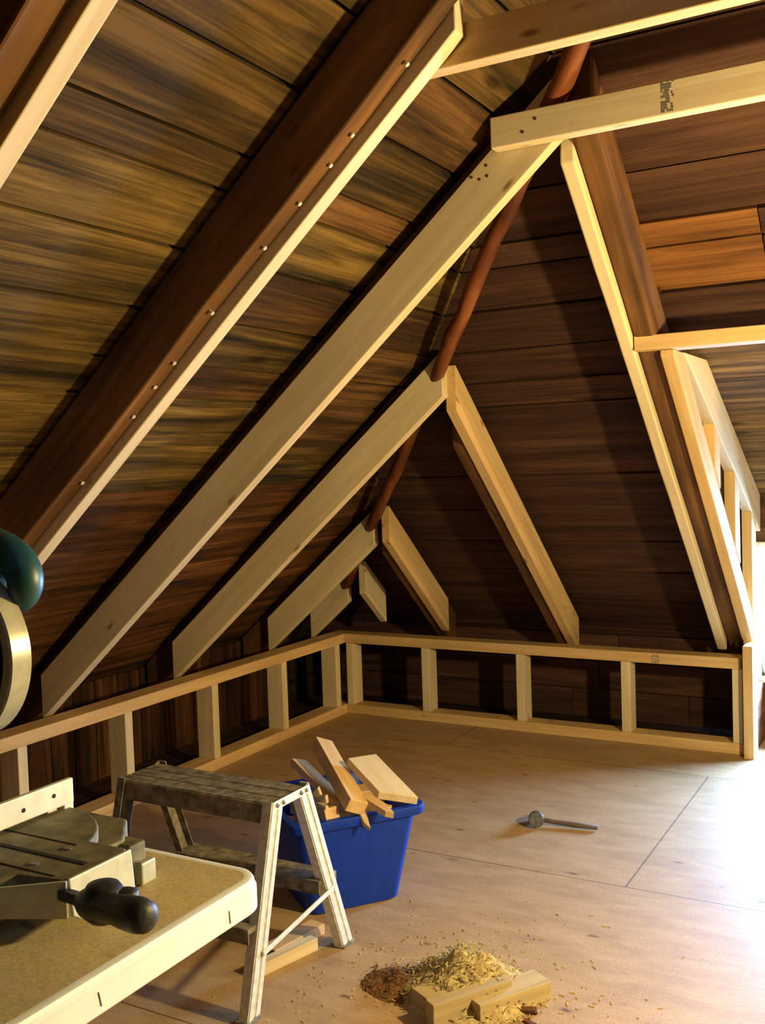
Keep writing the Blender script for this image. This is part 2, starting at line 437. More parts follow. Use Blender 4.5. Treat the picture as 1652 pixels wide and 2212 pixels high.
# gable wall behind the camera
mb = MB(); mb.prism([(-1.0, YB, 0), (W + 1.0, YB, 0), (XR, YB, zt + 0.05)], (0, -0.03, 0))
struct(mb.build('wall_back', M_boardF, loc=(0, 0, 0)))
# low vertical boards behind the left knee wall, and horizontal ones behind the far one
mb = MB(); y = YB
while y < -0.02:
    w = random.uniform(0.11, 0.2); g = random.uniform(0.5, 1.15)
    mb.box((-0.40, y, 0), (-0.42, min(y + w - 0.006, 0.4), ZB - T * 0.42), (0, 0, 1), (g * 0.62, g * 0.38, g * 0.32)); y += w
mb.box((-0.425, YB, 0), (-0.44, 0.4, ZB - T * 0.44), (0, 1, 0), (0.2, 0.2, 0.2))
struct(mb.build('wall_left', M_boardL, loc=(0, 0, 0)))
mb = MB()
for k, (a, b) in enumerate([(0, 0.15), (0.15, 0.30), (0.30, 0.44)]):
    x = -0.4
    while x < 2.03:
        w = random.uniform(0.5, 1.1); g = random.uniform(0.6, 1.1)
        mb.box((x, 0.40, a + 0.002), (min(x + w - 0.004, 2.035), 0.42, b - 0.003), (1, 0, 0), (g * 1.05, g * 0.85, g * 0.85)); x += w
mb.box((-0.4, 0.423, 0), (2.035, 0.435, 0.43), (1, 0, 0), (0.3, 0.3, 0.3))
mb.box((2.02, 0.10, 0), (2.035, 0.43, 0.70), (0, 1, 0), (0.5, 0.45, 0.4))
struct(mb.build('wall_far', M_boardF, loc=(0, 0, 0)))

# dormer: roof, cheeks, front wall with its window
def deck_z(y): return 1.297 - 0.49 * y
mb = MB(); nd = Vector((0, 0.49, 1)).normalized(); y = yD + 0.005
while y < 0.6:
    y1 = min(y + random.uniform(0.10, 0.15), 0.62); g = random.uniform(0.9, 1.5)
    mb.prism([(2.045, y, deck_z(y)), (3.68, y, deck_z(y)), (3.68, y1 - 0.005, deck_z(y1 - 0.005)), (2.045, y1 - 0.005, deck_z(y1 - 0.005))], nd * 0.02, (1, 0, 0), (g, g * 0.92, g * 0.8)); y = y1
v = [Vector((2.03, yD - 0.03, deck_z(yD - 0.03))), Vector((3.69, yD - 0.03, deck_z(yD - 0.03))), Vector((3.69, 0.62, deck_z(0.62))), Vector((2.03, 0.62, deck_z(0.62)))]
mb.prism([p + nd * 0.03 for p in v], nd * 0.02, (1, 0, 0), (0.2, 0.2, 0.2))
struct(mb.build('ceiling_dormer', M_boardL, loc=(0, 0, 0)))
YW = 0.30
mb = MB()
def cheek(x0, x1):
    z = 1.82; k = 0
    # boards running with the slope direction cut to the triangle: one prism per board
    y = -1.28
    while y < YW:
        y1 = min(y + 0.14, YW + 0.02)
        zl0 = ZB - T * y + 0.0 if y < 0.08 else 0.0
        zl1 = ZB - T * (y1 - 0.004) if y1 < 0.09 else 0.0
        if y < 0.08 <= y1: zl1 = ZB - T * y1
        g = random.uniform(0.7, 1.2)
        mb.prism([(x0, y, zl0), (x0, y1 - 0.003, zl1), (x0, y1 - 0.003, deck_z(y1)), (x0, y, deck_z(y))], (x1 - x0, 0, 0), (0, 1, -0.45), (g, g * 0.9, g * 0.85)); y = y1
cheek(2.036, 2.056)
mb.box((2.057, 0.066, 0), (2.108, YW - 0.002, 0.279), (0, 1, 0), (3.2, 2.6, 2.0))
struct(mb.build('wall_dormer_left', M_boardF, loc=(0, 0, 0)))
mb = MB(); mb.prism([(3.66, -1.2, 0.9), (3.66, -1.2, deck_z(-1.2)), (3.66, YW, deck_z(YW)), (3.66, YW, 0), (3.66, -0.0, 0)], (0.02, 0, 0), (0, 1, 0))
struct(mb.build('wall_dormer_right', M_boardF, loc=(0, 0, 0)))
WX0, WX1, WZ0, WZ1 = 2.072, 2.76, 0.27, 0.93
mb = MB()
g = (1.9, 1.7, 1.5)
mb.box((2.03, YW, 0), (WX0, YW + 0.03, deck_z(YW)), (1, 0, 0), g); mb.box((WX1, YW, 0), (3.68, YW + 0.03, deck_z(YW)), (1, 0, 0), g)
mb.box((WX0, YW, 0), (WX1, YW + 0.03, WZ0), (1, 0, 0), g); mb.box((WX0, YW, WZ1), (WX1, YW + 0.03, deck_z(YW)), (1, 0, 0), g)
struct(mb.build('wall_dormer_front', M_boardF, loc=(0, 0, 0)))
wn = thing('window_1', (2.416, YW, WZ0), '', ''); del wn['label']; del wn['category']; wn['kind'] = 'structure'
mb = MB(); fw = 0.02
mb.box((WX0, YW - 0.01, WZ0), (WX0 + fw, YW + 0.05, WZ1)); mb.box((WX1 - fw, YW - 0.01, WZ0), (WX1, YW + 0.05, WZ1))
mb.box((WX0 + fw, YW - 0.01, WZ0), (WX1 - fw, YW + 0.05, WZ0 + fw)); mb.box((WX0 + fw, YW - 0.01, WZ1 - fw), (WX1 - fw, YW + 0.05, WZ1))
mb.build('window_frame', M_frame, wn, 0.003)
mb = MB(); mb.box((WX0 + fw, YW + 0.02, WZ0 + fw), (WX1 - fw, YW + 0.024, WZ1 - fw)); mb.build('window_pane', M_glass, wn)

# ------------------------------------------------------------------ lumber
TH = 0.046; DP = 0.172
def zl(x): return Z0 + T * x
def left_rafter(name, y0, y1, xt, xh, o0, o1, mat, bevel=0.003, wob=0.0, xhead_top=None, seed=0):
    rr = random.Random(seed); n = 14 if wob else 1
    xs = [xt + (xh - xt) * i / n for i in range(n + 1)]
    lo = [Vector((x, y0, zl(x) + o0 + (rr.uniform(-wob, wob) if 0 < i < n else 0))) for i, x in enumerate(xs)]
    hi = [Vector((x, y0, zl(x) + o1)) for x in reversed(xs)]
    if xhead_top is not None: hi[0] = Vector((xhead_top, y0, zl(xhead_top) + o1))
    m = MB(); m.prism(lo + hi, (0, y1 - y0, 0), (1, 0, T))
    return m.build(name, mat, None, bevel)
def far_rafter(name, x0, x1, yt, yh, o0, o1, mat, bevel=0.003, wob=0.0, seed=0):
    rr = random.Random(seed); n = 14 if wob else 1
    ys = [yt + (yh - yt) * i / n for i in range(n + 1)]
    lo = [Vector((x0, y, zl(-y) + o0 + (rr.uniform(-wob, wob) if 0 < i < n else 0))) for i, y in enumerate(ys)]
    hi = [Vector((x0, y, zl(-y) + o1)) for y in reversed(ys)]
    m = MB(); m.prism(lo + hi, (x1 - x0, 0, 0), (0, -1, T))
    return m.build(name, mat, None, bevel)

LY = [-3.50, -2.669, -1.944, -1.190, -0.462, -0.037 - 0.03]
lab_new = ['new pale rafter at the top left, its underside lit bright yellow',
           'new rafter beside the long dark brown rafter, showing only its bright lower edge',
           'long new rafter whose top carries the stamped collar tie',
           'new rafter with plumb-cut head meeting the round pole halfway up, from the left',
           'short new jack rafter left of the hip pole, above the second stud from the corner',
           'smallest new jack rafter left of the corner, partly behind the next one']
heads = [2.35, 1.985, 1.958, 1.211, 0.470, 0.070]
for i in range(6):
    y0 = LY[i] if i < 5 else -0.067
    o = left_rafter('new_rafter', y0, y0 + (TH if i < 5 else 0.04), -0.175, heads[i], 0, DP, M_new)
    tag(o, lab_new[i], 'rafter', 'new rafters on the left slope')
lab_old = ['old dark brown rafter at the top left corner above the yellow-lit new one',
           'long thick dark brown rafter running up the left boards with an orange worn lower edge',
           'old dark rafter behind the long new rafter that carries the stamped collar tie',
           'old dark rafter behind the new rafter meeting the round pole halfway up',
           'old dark rafter hidden behind the short new jack rafter left of the hip pole']
spec = [(-3.575, -3.503, 3.2, 0.035), (-2.727, -2.672, 2.62, 0.04), (-1.895, -1.83, 1.80, 0.07), (-1.14, -1.085, 1.0, 0.07), (-0.412, -0.36, 0.30, 0.07)]
for i, (a, b, h, o0) in enumerate(spec):
    o = left_rafter('old_rafter', a, b, -0.38, h, o0, 0.229, M_old, 0.006, 0.006, seed=i + 2)
    tag(o, lab_old[i], 'rafter', 'old dark rafters on the left slope')

orf = [q for q in COL.objects if q.name.startswith('old_rafter') and 'long thick dark brown' in q['label']][0]
for x in (1.879, 1.736, 1.673, 1.588, 1.486, 1.327, 1.198, 1.133, 1.051, 0.856):
    m = MB(); z = zl(x) + 0.036; m.lathe((x, -2.690 + random.uniform(-.008, .008), z), (0.64, 0, -0.76), [(-0.006, 0.0025), (0.004, 0.0028), (0.005, 0.006), (0.0075, 0.0055)], 8)
    m.build('nail_stub', M_label, orf)
for p in ((1.690, 2.164), (1.715, 2.154), (1.739, 2.160), (1.737, 2.190)):
    m = MB(); m.lathe((p[0], -1.944, p[1]), (0, -1, 0), [(-0.001, 0.0045), (0.0010, 0.0045), (0.0014, 0.003)], 10); m.build('nail', M_nail, [q for q in COL.objects if q.get('label') == lab_new[2]][0])

# right of the hip pole (far slope); seen face is the +x face
o = far_rafter('new_rafter', 0.185, 0.227, 0.07, -0.140, 0, DP, M_new); tag(o, 'smallest new jack rafter right of the hip pole, just above the corner', 'rafter', 'new rafters on the far slope')
o = far_rafter('new_rafter', 0.531, 0.576, 0.115, -0.492, 0, DP, M_new2); tag(o, 'short jack rafter right of the hip pole, above the first stud from the corner', 'rafter', 'new rafters on the far slope')
o = far_rafter('new_rafter', 1.204, 1.249, 0.215, -1.148, 0, DP, M_new2); tag(o, 'long new rafter in the middle of the dark far slope, right of the round pole', 'rafter', 'new rafters on the far slope')
o = far_rafter('new_rafter', 1.935, 1.978, 0.135, -1.885, 0, DP - 0.01, M_new, 0.006, 0.004, seed=5); tag(o, 'narrow new rafter running from under the collar tie to the far knee wall', 'rafter', 'new rafters on the far slope')
m = MB(); m.prism([(2.058, 0.06, zl(-0.06)), (2.058, 0.06, zl(-0.06) + 0.135), (2.058, -1.163, 1.691), (2.058, -1.300, 1.691), (2.058, -1.300, zl(1.300))], (0.044, 0, 0), (0, -1, T))
o = m.build('new_rafter', M_new2, None, 0.003); tag(o, 'new trimmer rafter under the dormer header, right side washed out by daylight', 'rafter', 'new rafters on the far slope')
o = far_rafter('old_rafter', 1.145, 1.202, 0.30, -0.98, 0.012, 0.229, M_old, 0.006, 0.004, seed=8); tag(o, 'old brown rafter, a thin strip left of the long middle far-slope rafter', 'rafter', 'old rafters on the far slope')
o = far_rafter('old_rafter', 0.475, 0.529, 0.30, -0.40, 0.015, 0.229, M_old, 0.006, 0.004, seed=9); tag(o, 'old brown rafter behind the short orange-lit jack rafter right of the hip pole', 'rafter', 'old rafters on the far slope')
m = MB(); rr = random.Random(4); ys = [0.35 - i * 0.12 for i in range(20)]; ys = [y for y in ys if y > -2.02]
lo = [Vector((1.980, y, zl(-y) + 0.035 + rr.uniform(-.004, .004))) for y in ys]; hi = [Vector((1.980, y, zl(-y) + 0.229)) for y in reversed(ys)]
m.prism(lo + hi, (0.074, 0, 0), (0, -1, T))
o = m.build('old_rafter', M_old, None, 0.012); tag(o, 'thick old brown rafter between the two pale rafters beside the dormer', 'rafter', 'old rafters on the far slope')

# hip pole
pts = []; rad = []; rr = random.Random(11)
n = 46
for i in range(n + 1):
    x = -0.12 + (3.22 + 0.12) * i / n
    j = rr.uniform(-0.004, 0.004)
    pts.append((x + j, -x + j, zl(x) + 0.105 + rr.uniform(-0.003, 0.003))); rad.append(0.026 + 0.004 * (x / 3.2) + rr.uniform(-0.0025, 0.0025))
m = MB(); m.tube(pts, rad, 14)
o = m.build('hip_pole', M_pole, None, smooth=True); tag(o, 'reddish brown round pole running up the hip between the two roof slopes', 'pole')

# collar ties
m = MB(); m.box((1.772, -1.992, 2.218), (W - 1.772, -1.947, 2.304)); o = m.build('collar_tie', M_new, None, 0.003)
tag(o, 'pale collar tie with a grey printed grade stamp, nailed across the long new rafter', 'beam')
ct = o
m = MB(); m.box((1.86, -2.62, 2.207), (W - 1.86, -2.575, 2.293)); o = m.build('collar_tie', M_new2, None, 0.003)
tag(o, 'upper collar tie at the top edge of the photo, joining the dark brown rafter', 'beam')

# ink stamp on the collar tie and nail heads
def flat_marks(parent, name, rects, y, mat, th=0.0012):
    mk = MB()
    for (x0, z0, x1, z1) in rects: mk.box((x0, y - th, z0), (x1, y + 0.0005, z1))
    return mk.build(name, mat, parent)
rects = []
sx = 2.262
rr = random.Random(21)
for row in range(11):
    z = 2.224 + row * 0.0073
    x = sx - 0.014
    while x < sx + 0.016:
        w = rr.uniform(0.002, 0.006)
        if rr.random() < 0.72: rects.append((x, z, x + w, z + 0.0048))
        x += w + 0.0016
flat_marks(ct, 'grade_stamp', rects, -1.992, M_ink)
def nails(parent, spots, axis, name='nail'):
    mk = MB()
    for p in spots:
        mk.lathe(p, axis, [(-0.001, 0.0045), (0.0012, 0.0045), (0.0014, 0.003)], 10)
    return mk
def px_on(px, py, n, d):
    v = FW * 2200 + RT * (px - 826) + UP * (1106 - py); n = Vector(n)
    return CAM + v * ((d - n.dot(CAM)) / n.dot(v))
for p in [(1.905, 2.276), (1.868, 2.247)]:
    nails(ct, [(p[0], -1.992, p[1])], (0, -1, 0)).build('nail', M_nail, ct)

# ------------------------------------------------------------------ knee walls
H = 0.435; PT = 0.050; PW = 0.10
kw = thing('knee_wall_frame', (-0.05, -2.0, 0), 'low stud knee wall of pale lumber along the left eave', 'wall frame')
def part(name, a, b, mat, parent, bev=0.003):
    k = MB(); k.box(a, b); return k.build(name, mat, parent, bev)
part('bottom_plate', (-PW, -6.2, 0), (0, 0.0, PT), M_new2, kw)
part('top_plate', (-PW, -6.2, H - PT), (0, 0.0, H), M_new2, kw)
ys = [-0.093, -0.591, -1.131, -1.680, -2.215, -2.745, -3.28, -3.81, -4.35]
for y in ys: part('stud', (-PW + 0.003, y, PT), (-0.003, y + 0.043, H - PT), M_new, kw)
kf = thing('knee_wall_frame', (1.0, 0.05, 0), 'low stud knee wall of pale lumber along the far eave, ending at the bright post', 'wall frame')
part('bottom_plate', (-PW, 0.0, 0), (2.075, PW, PT), M_new2, kf)
part('top_plate', (-PW, 0.0, H - PT), (2.057, PW, H), M_new2, kf)
for x in [0.003, 0.462, 0.990, 1.518, 2.030 - 0.008]: part('stud', (x, 0.003, PT), (x + 0.043, PW - 0.003, H - PT), M_new, kf)
rects = []
for row in range(7):
    x = 1.665
    while x < 1.70:
        w = rr.uniform(0.003, 0.008)
        if rr.random() < 0.6: rects.append((x, H - PT + 0.004 + row * 0.006, x + w, H - PT + 0.008 + row * 0.006))
        x += w + 0.002
flat_marks(kf, 'grade_stamp', rects, 0.0, M_ink)
m = MB(); m.box((2.078, -0.055, 0), (2.120, 0.06, 0.50)); o = m.build('corner_post', M_new2, None, 0.003)
tag(o, 'short upright post at the right end of the far knee wall', 'post')

# ------------------------------------------------------------------ dormer framing
hd = MB(); hd.box((1.982, -1.335, 1.692), (3.66, -1.235, 1.740)); o = hd.build('dormer_header', M_new2, None, 0.003)
tag(o, 'horizontal header lying across the top of the dormer opening at the right', 'beam')
df = thing('dormer_side_frame', (2.11, -0.3, 1.3), 'sloping dormer rafter on short upright studs at the right edge, half lost in daylight', 'wall frame')
def db(y): return 1.117 - 0.49 * y
k = MB(); k.prism([(2.062, -1.168, 1.690), (2.062, 0.28, db(0.28)), (2.062, 0.28, db(0.28) + 0.172), (2.062, -0.822, 1.690)], (0.046, 0, 0), (0, 1, -0.49))
k.build('dormer_rafter', M_new, df, 0.003)
for y, d in ((-0.70, 0.1), (-0.315, 0.1), (0.055, 0.1)):
    y1 = y + d
    zb0 = zl(-y) + 0.136 if y < 0 else 0.0
    zb1 = zl(-y1) + 0.136 if y < 0 else 0.0
    k = MB(); k.prism([(2.062, y, zb0), (2.062, y1, zb1), (2.062, y1, db(y1)), (2.062, y, db(y))], (0.044, 0, 0), (0, 0, 1))
    if y > 0: k = MB(); k.prism([(2.062, y + 0.01, 0.28), (2.062, y1 + 0.01, 0.28), (2.062, y1 + 0.01, db(y1 + .01)), (2.062, y + 0.01, db(y + .01))], (0.044, 0, 0), (0, 0, 1))
    k.build('stud', M_new2, df, 0.003)

# ------------------------------------------------------------------ folding table
tb = thing('folding_table', (1.6, -4.3, 0), 'white plastic folding table with a sawdust-covered top, under the mitre saw', 'table')
TX0, TX1, TY0, TY1, TZ = 1.23, 1.992, -5.28, -3.445, 0.74
def rrect(x0, x1, y0, y1, r, n=8):
    ps = []
    for cx, cy, a0 in ((x1 - r, y1 - r, 0), (x0 + r, y1 - r, 90), (x0 + r, y0 + r, 180), (x1 - r, y0 + r, 270)):
        for i in range(n + 1):
            a = math.radians(a0 + 90 * i / n); ps.append((cx + r * math.cos(a), cy + r * math.sin(a)))
    return ps
def loft(mb, rings, cap0=True, cap1=True, mi=0):
    n = len(rings[0]); vs = [Vector(p) for r in rings for p in r]; fs = []
    for i in range(len(rings) - 1):
        for k in range(n): fs.append((i * n + k, i * n + (k + 1) % n, (i + 1) * n + (k + 1) % n, (i + 1) * n + k))
    if cap0: fs.append(tuple(range(n - 1, -1, -1)))
    if cap1: fs.append(tuple((len(rings) - 1) * n + k for k in range(n)))
    mb.poly(vs, fs, (1, 0, 0), mi=mi)
def ring(d, z): return [(x, y, z) for x, y in rrect(TX0 + d, TX1 - d, TY0 + d, TY1 - d, max(0.05 - d, 0.01))]
k = MB()
loft(k, [ring(0.022, TZ - 0.0015), ring(0.012, TZ), ring(0.006, TZ - 0.0015), ring(0.003, TZ - 0.006), ring(0.003, TZ - 0.012), ring(0.0, TZ - 0.015), ring(0.0, TZ - 0.047), ring(0.003, TZ - 0.050), ring(0.010, TZ - 0.050), ring(0.012, TZ - 0.03)], False, False)
o = k.build('table_rim', M_tablerim, tb, smooth=True); md = o.modifiers.new('e', 'EDGE_SPLIT'); md.split_angle = math.radians(28)
k = MB(); loft(k, [ring(0.012, TZ - 0.03), ring(0.018, TZ - 0.0008)]); k.build('table_top', M_tabletop, tb)
for yy in (-3.72, -5.0):
    k = MB()
    for x in (1.32, 1.84):
        k.tube([(x, yy, 0.0), (x, yy, 0.70)], 0.0135, 12)
    k.tube([(1.32, yy, 0.12), (1.84, yy, 0.12)], 0.010, 10)
    k.tube([(1.30, yy, 0.70), (1.86, yy, 0.70)], 0.012, 10)
    k.build('leg_frame', M_blacksteel, tb, smooth=True)
for (ya, za, yb, zb_) in ((-3.545, TZ - 0.022, -3.5435, TZ - 0.041), (-3.800, TZ - 0.019, -3.796, TZ - 0.038)):
    k = MB(); k.bar((TX1 + 0.0003, ya, za), (TX1 + 0.0003, yb, zb_), 0.0016, 0.0012); k.build('scratch', M_ink, tb)

# ------------------------------------------------------------------ mitre saw
sw = thing('mitre_saw', (1.66, -3.72, TZ), 'compound mitre saw with teal handle and round blade guard, standing on the white folding table', 'saw')
YC = -3.69
# fixed base casting with four feet
k = MB()
base = [(1.58, -3.48), (1.74, -3.48), (1.80, -3.55), (1.80, -3.83), (1.74, -3.92), (1.58, -3.92), (1.52, -3.86), (1.52, -3.54)]
loft(k, [[(x * 1.0, y, TZ + 0.022) for x, y in base], [(x, y, TZ + 0.055) for x, y in base]])
for (x, y) in ((1.55, -3.50), (1.80, -3.545), (1.55, -3.90), (1.80, -3.86)):
    k.box((x - 0.022, y - 0.018, TZ), (x + 0.022, y + 0.018, TZ + 0.05))
k.build('saw_base', M_castd, sw, 0.004)
k = MB(); k.box((1.79, -3.572, TZ + 0.004), (1.850, -3.545, TZ + 0.026)); k.box((1.842, -3.574, TZ), (1.856, -3.543, TZ + 0.034)); k.build('clamp_bracket', M_cast, sw, 0.003)
# rotating table with its front arm
k = MB()
disc = [(1.66 + 0.165 * math.cos(a), YC + 0.165 * math.sin(a)) for a in [math.radians(t) for t in range(-180, 181, 8)]][:-1]
arm = []
for t in range(24, 337, 8):
    a = math.radians(t); arm.append((1.655 + 0.165 * math.cos(a), YC + 0.165 * math.sin(a)))
arm += [(1.875, YC - 0.055), (1.880, YC - 0.045), (1.880, YC + 0.060), (1.874, YC + 0.068)]
loft(k, [[(x, y, TZ + 0.058) for x, y in arm], [(x, y, TZ + 0.078) for x, y in arm]])
k.build('rotating_table', M_castd, sw, 0.003)
k = MB(); k.prism([(1.880, YC - 0.05, TZ + 0.079), (1.880, YC + 0.066, TZ + 0.079), (1.885, YC + 0.066, TZ + 0.024), (1.885, YC - 0.035, TZ + 0.020), (1.885, YC - 0.05, TZ + 0.03)], (0.006, 0, 0))
k.prism([(1.80, YC - 0.12, TZ + 0.079), (1.884, YC - 0.052, TZ + 0.079), (1.884, YC - 0.052, TZ + 0.028), (1.80, YC - 0.12, TZ + 0.040)], (0.004, -0.004, 0))
k.build('arm_front_plate', M_cast, sw, 0.002)
k = MB(); k.box((1.55, YC - 0.004, TZ + 0.0782), (1.866, YC + 0.004, TZ + 0.0792)); k.box((1.60, YC - 0.050, TZ + 0.0782), (1.858, YC - 0.0475, TZ + 0.0790)); k.box((1.60, YC + 0.045, TZ + 0.0782), (1.80, YC + 0.0465, TZ + 0.0790)); k.build('kerf_slot', M_slot, sw)
for x, y in ((1.80, YC + 0.03), (1.80, YC - 0.03)):
    k = MB(); k.lathe((x, y, TZ + 0.078), (0, 0, 1), [(0, 0.006), (0.002, 0.006)], 12); k.build('screw', M_steel, sw)
# fence
k = MB(); k.prism([(1.655, -3.519, TZ + 0.084), (1.655, -3.519, TZ + 0.124), (1.655, -3.68, TZ + 0.124), (1.655, -3.70, TZ + 0.110), (1.655, -3.76, TZ + 0.110), (1.655, -3.78, TZ + 0.124), (1.655, -3.92, TZ + 0.124), (1.655, -3.92, TZ + 0.084)], (0.010, 0, 0))
for y in (-3.545, -3.88): k.prism([(1.655, y, TZ + 0.084), (1.62, y, TZ + 0.055), (1.655, y, TZ + 0.055)], (0, -0.02, 0))
for y in (-3.519, -3.90): k.box((1.652, y - 0.02, TZ + 0.055), (1.664, y, TZ + 0.086))
fo = k.build('fence', M_fence, sw, 0.002)
for y, z in ((-3.560, TZ + 0.106), (-3.620, TZ + 0.102)):
    k = MB(); k.lathe((1.665, y, z), (1, 0, 0), [(-0.001, 0.0035), (0.0008, 0.0035)], 10); o = k.build('screw_hole', M_slot, fo);
# pivot, arm, motor, guards (saw head raised)
k = MB(); k.box((1.42, YC - 0.05, TZ + 0.06), (1.52, YC + 0.05, TZ + 0.20)); k.lathe((1.46, YC - 0.065, TZ + 0.20), (0, 1, 0), [(0, 0.04), (0.13, 0.04)], 24); k.build('pivot_bracket', M_cast, sw, 0.004)
k = MB(); k.bar((1.46, YC, TZ + 0.20), (1.66, YC + 0.01, 1.16), 0.05, 0.06); k.build('saw_arm', M_teal, sw, 0.01)
GC = Vector((1.683, -3.745, 1.104))
k = MB(); R = 0.120
k.lathe(GC, (0, 1, 0), [(0.0, 0.104), (0.0, R - 0.003), (0.002, R), (0.034, R), (0.036, R - 0.003), (0.036, 0.104), (0.033, 0.104), (0.033, R - 0.004), (0.003, R - 0.004), (0.003, 0.104), (0.0, 0.104)], 72)
o = k.build('guard_rim', M_rim, sw, smooth=True); md = o.modifiers.new('e', 'EDGE_SPLIT'); md.split_angle = math.radians(30)
k = MB(); k.lathe(GC + Vector((0, 0.004, 0)), (0, 1, 0), [(0, 0.03), (0, 0.106), (0.002, 0.107), (0.003, 0.106), (0.003, 0.03)], 64); k.build('blade_guard', M_guard, sw)
k = MB(); k.lathe(GC + Vector((0, 0.020, 0)), (0, 1, 0), [(0, 0.01), (0, 0.095), (0.002, 0.095), (0.002, 0.01)], 64); k.build('saw_blade', M_steel, sw)
k = MB(); k.lathe(GC, (0, 1, 0), [(-0.006, 0.0), (-0.006, 0.026), (0.0, 0.032), (0.05, 0.032), (0.05, 0.0)], 32); k.build('blade_hub', M_cast, sw)
k = MB(); k.lathe(GC + Vector((-0.15, 0.055, 0.03)), (0, 1, 0), [(0, 0.03), (0, 0.05), (0.01, 0.055), (0.14, 0.052), (0.155, 0.04), (0.155, 0.0)], 32); k.build('motor_housing', M_teal, sw, smooth=True)
# teal handle loop with trigger label
hp = [(x - 0.045, z - 0.012) for x, z in ((1.640, 1.215), (1.650, 1.255), (1.685, 1.272), (1.73, 1.272), (1.775, 1.264), (1.812, 1.246), (1.828, 1.220), (1.822, 1.196), (1.803, 1.180))]
k = MB(); k.tube([(x, YC - 0.005, z) for x, z in hp], [0.022, 0.024, 0.026, 0.026, 0.027, 0.028, 0.027, 0.024, 0.016], 16, squash=(1.0, 1.0)); 
o = k.build('handle', M_teal, sw, smooth=True); md = o.modifiers.new('s', 'SUBSURF'); md.levels = 2; md.render_levels = 2
k = MB(); k.bar((1.655, YC - 0.01, 1.210), (1.740, YC - 0.01, 1.204), 0.032, 0.020); k.build('trigger_guard', M_teal, sw, 0.006)
k = MB(); k.bar((1.732, YC - 0.032, 1.222), (1.726, YC - 0.032, 1.200), 0.006, 0.013, up=(1, 0, 0)); k.build('handle_label', M_label, sw, 0.001)
k = MB(); k.bar((1.722, YC - 0.033, 1.199), (1.720, YC - 0.033, 1.191), 0.005, 0.008, up=(1, 0, 0)); k.build('lock_button', M_red, sw, 0.001)
# mitre lock knob
k = MB(); hb = Vector((1.930, YC - 0.068, TZ + 0.066)); he = Vector((2.070, YC - 0.102, TZ + 0.085))
ax = (he - hb).normalized(); Lh = (he - hb).length
k.lathe(hb, ax, [(-0.01, 0.010), (0.0, 0.014), (0.015, 0.020), (0.035, 0.022), (0.055, 0.019), (0.075, 0.018), (0.10, 0.0205), (Lh - 0.02, 0.0215), (Lh - 0.006, 0.019), (Lh, 0.010)], 24)
k.lathe(hb + Vector((0.035, 0.0, 0.0)), (0, 0, 1), [(-0.018, 0.018), (-0.01, 0.026), (0.016, 0.028), (0.028, 0.020), (0.030, 0.005)], 20)
k.lathe(hb + Vector((0.062, 0.012, 0.0)), (0, 0, 1), [(-0.012, 0.012), (0.018, 0.016), (0.022, 0.008)], 16)
k.build('lock_handle', M_black, sw, smooth=True)
k = MB(); k.bar(hb - Vector((0.05, -0.01, 0.004)), hb + Vector((0.02, 0.0, 0)), 0.016, 0.014); k.build('detent_lever', M_black, sw, 0.003)

# ------------------------------------------------------------------ step stool / work platform
ld = thing('step_ladder', (1.15, -2.54, 0), 'small aluminium work platform ladder with a dirty top, between table and blue tub', 'ladder')
def rail(p0, p1, xin):
    # channel section: web plus two flanges and two ribs
    k = MB(); p0, p1 = Vector(p0), Vector(p1); d = (p1 - p0).normalized(); wv = d.cross(Vector((1, 0, 0))).normalized()
    def strip(c, w, t, xo):
        a = [c + p0 + wv * w / 2 * s1 + Vector((xo + t * s2, 0, 0)) for s1, s2 in ((-1, 0), (1, 0), (1, 1), (-1, 1))]
        k.prism(a, p1 - p0, d)
    z = Vector((0, 0, 0))
    strip(z, 0.050, 0.003, 0)
    strip(wv * 0.0235, 0.003, -0.024 * xin, 0); strip(wv * -0.0235, 0.003, -0.024 * xin, 0)
    for q in (-0.0135, 0.0135): strip(wv * q, 0.016, 0.003, 0.003 * (1 if xin > 0 else -1))
    return k
for X, s, mt in ((1.40, 1, M_alu), (0.885, -1, M_aludirty)):
    rail((X, -2.742, 0.0), (X, -2.607, 0.505), s).build('leg', mt, ld)
    rail((X, -2.296, 0.0), (X, -2.487, 0.505), s).build('leg', mt, ld)
k = MB(); k.prism([(1.402, -2.627, 0.488), (1.402, -2.465, 0.488), (1.402, -2.470, 0.510), (1.402, -2.622, 0.510)], (0.004, 0, 0)); k.build('hinge_plate', M_alu, ld, 0.001)
for y in (-2.612, -2.585, -2.505, -2.48):
    k = MB(); k.lathe((1.406, y, 0.499), (1, 0, 0), [(0, 0.006), (0.003, 0.006), (0.004, 0.003)], 12); k.build('rivet', M_steel, ld)
k = MB(); k.box((0.88, -2.625, 0.484), (1.398, -2.468, 0.502))
for i in range(3): k.box((0.88, -2.626 + i * 0.0535, 0.502), (1.398, -2.626 + i * 0.0535 + 0.049, 0.5055))
k.box((0.88, -2.630, 0.452), (1.398, -2.625, 0.503)); k.box((0.88, -2.468, 0.452), (1.398, -2.463, 0.503))
k.build('platform', M_aludirty, ld, 0.001)
k = MB(); k.box((0.89, -2.418, 0.215), (1.396, -2.338, 0.228)); k.box((0.89, -2.422, 0.190), (1.396, -2.418, 0.228)); k.box((0.89, -2.338, 0.190), (1.396, -2.334, 0.228)); k.build('lower_step', M_aludirty, ld, 0.001)
k = MB(); k.box((0.89, -2.735, 0.215), (1.396, -2.655, 0.228)); k.box((0.89, -2.739, 0.190), (1.396, -2.735, 0.228)); k.build('lower_step', M_aludirty, ld, 0.001)
k = MB(); k.bar((1.409, -2.700, 0.155), (1.409, -2.372, 0.195), 0.006, 0.014); k.build('spreader_bar', M_alu, ld, 0.002)
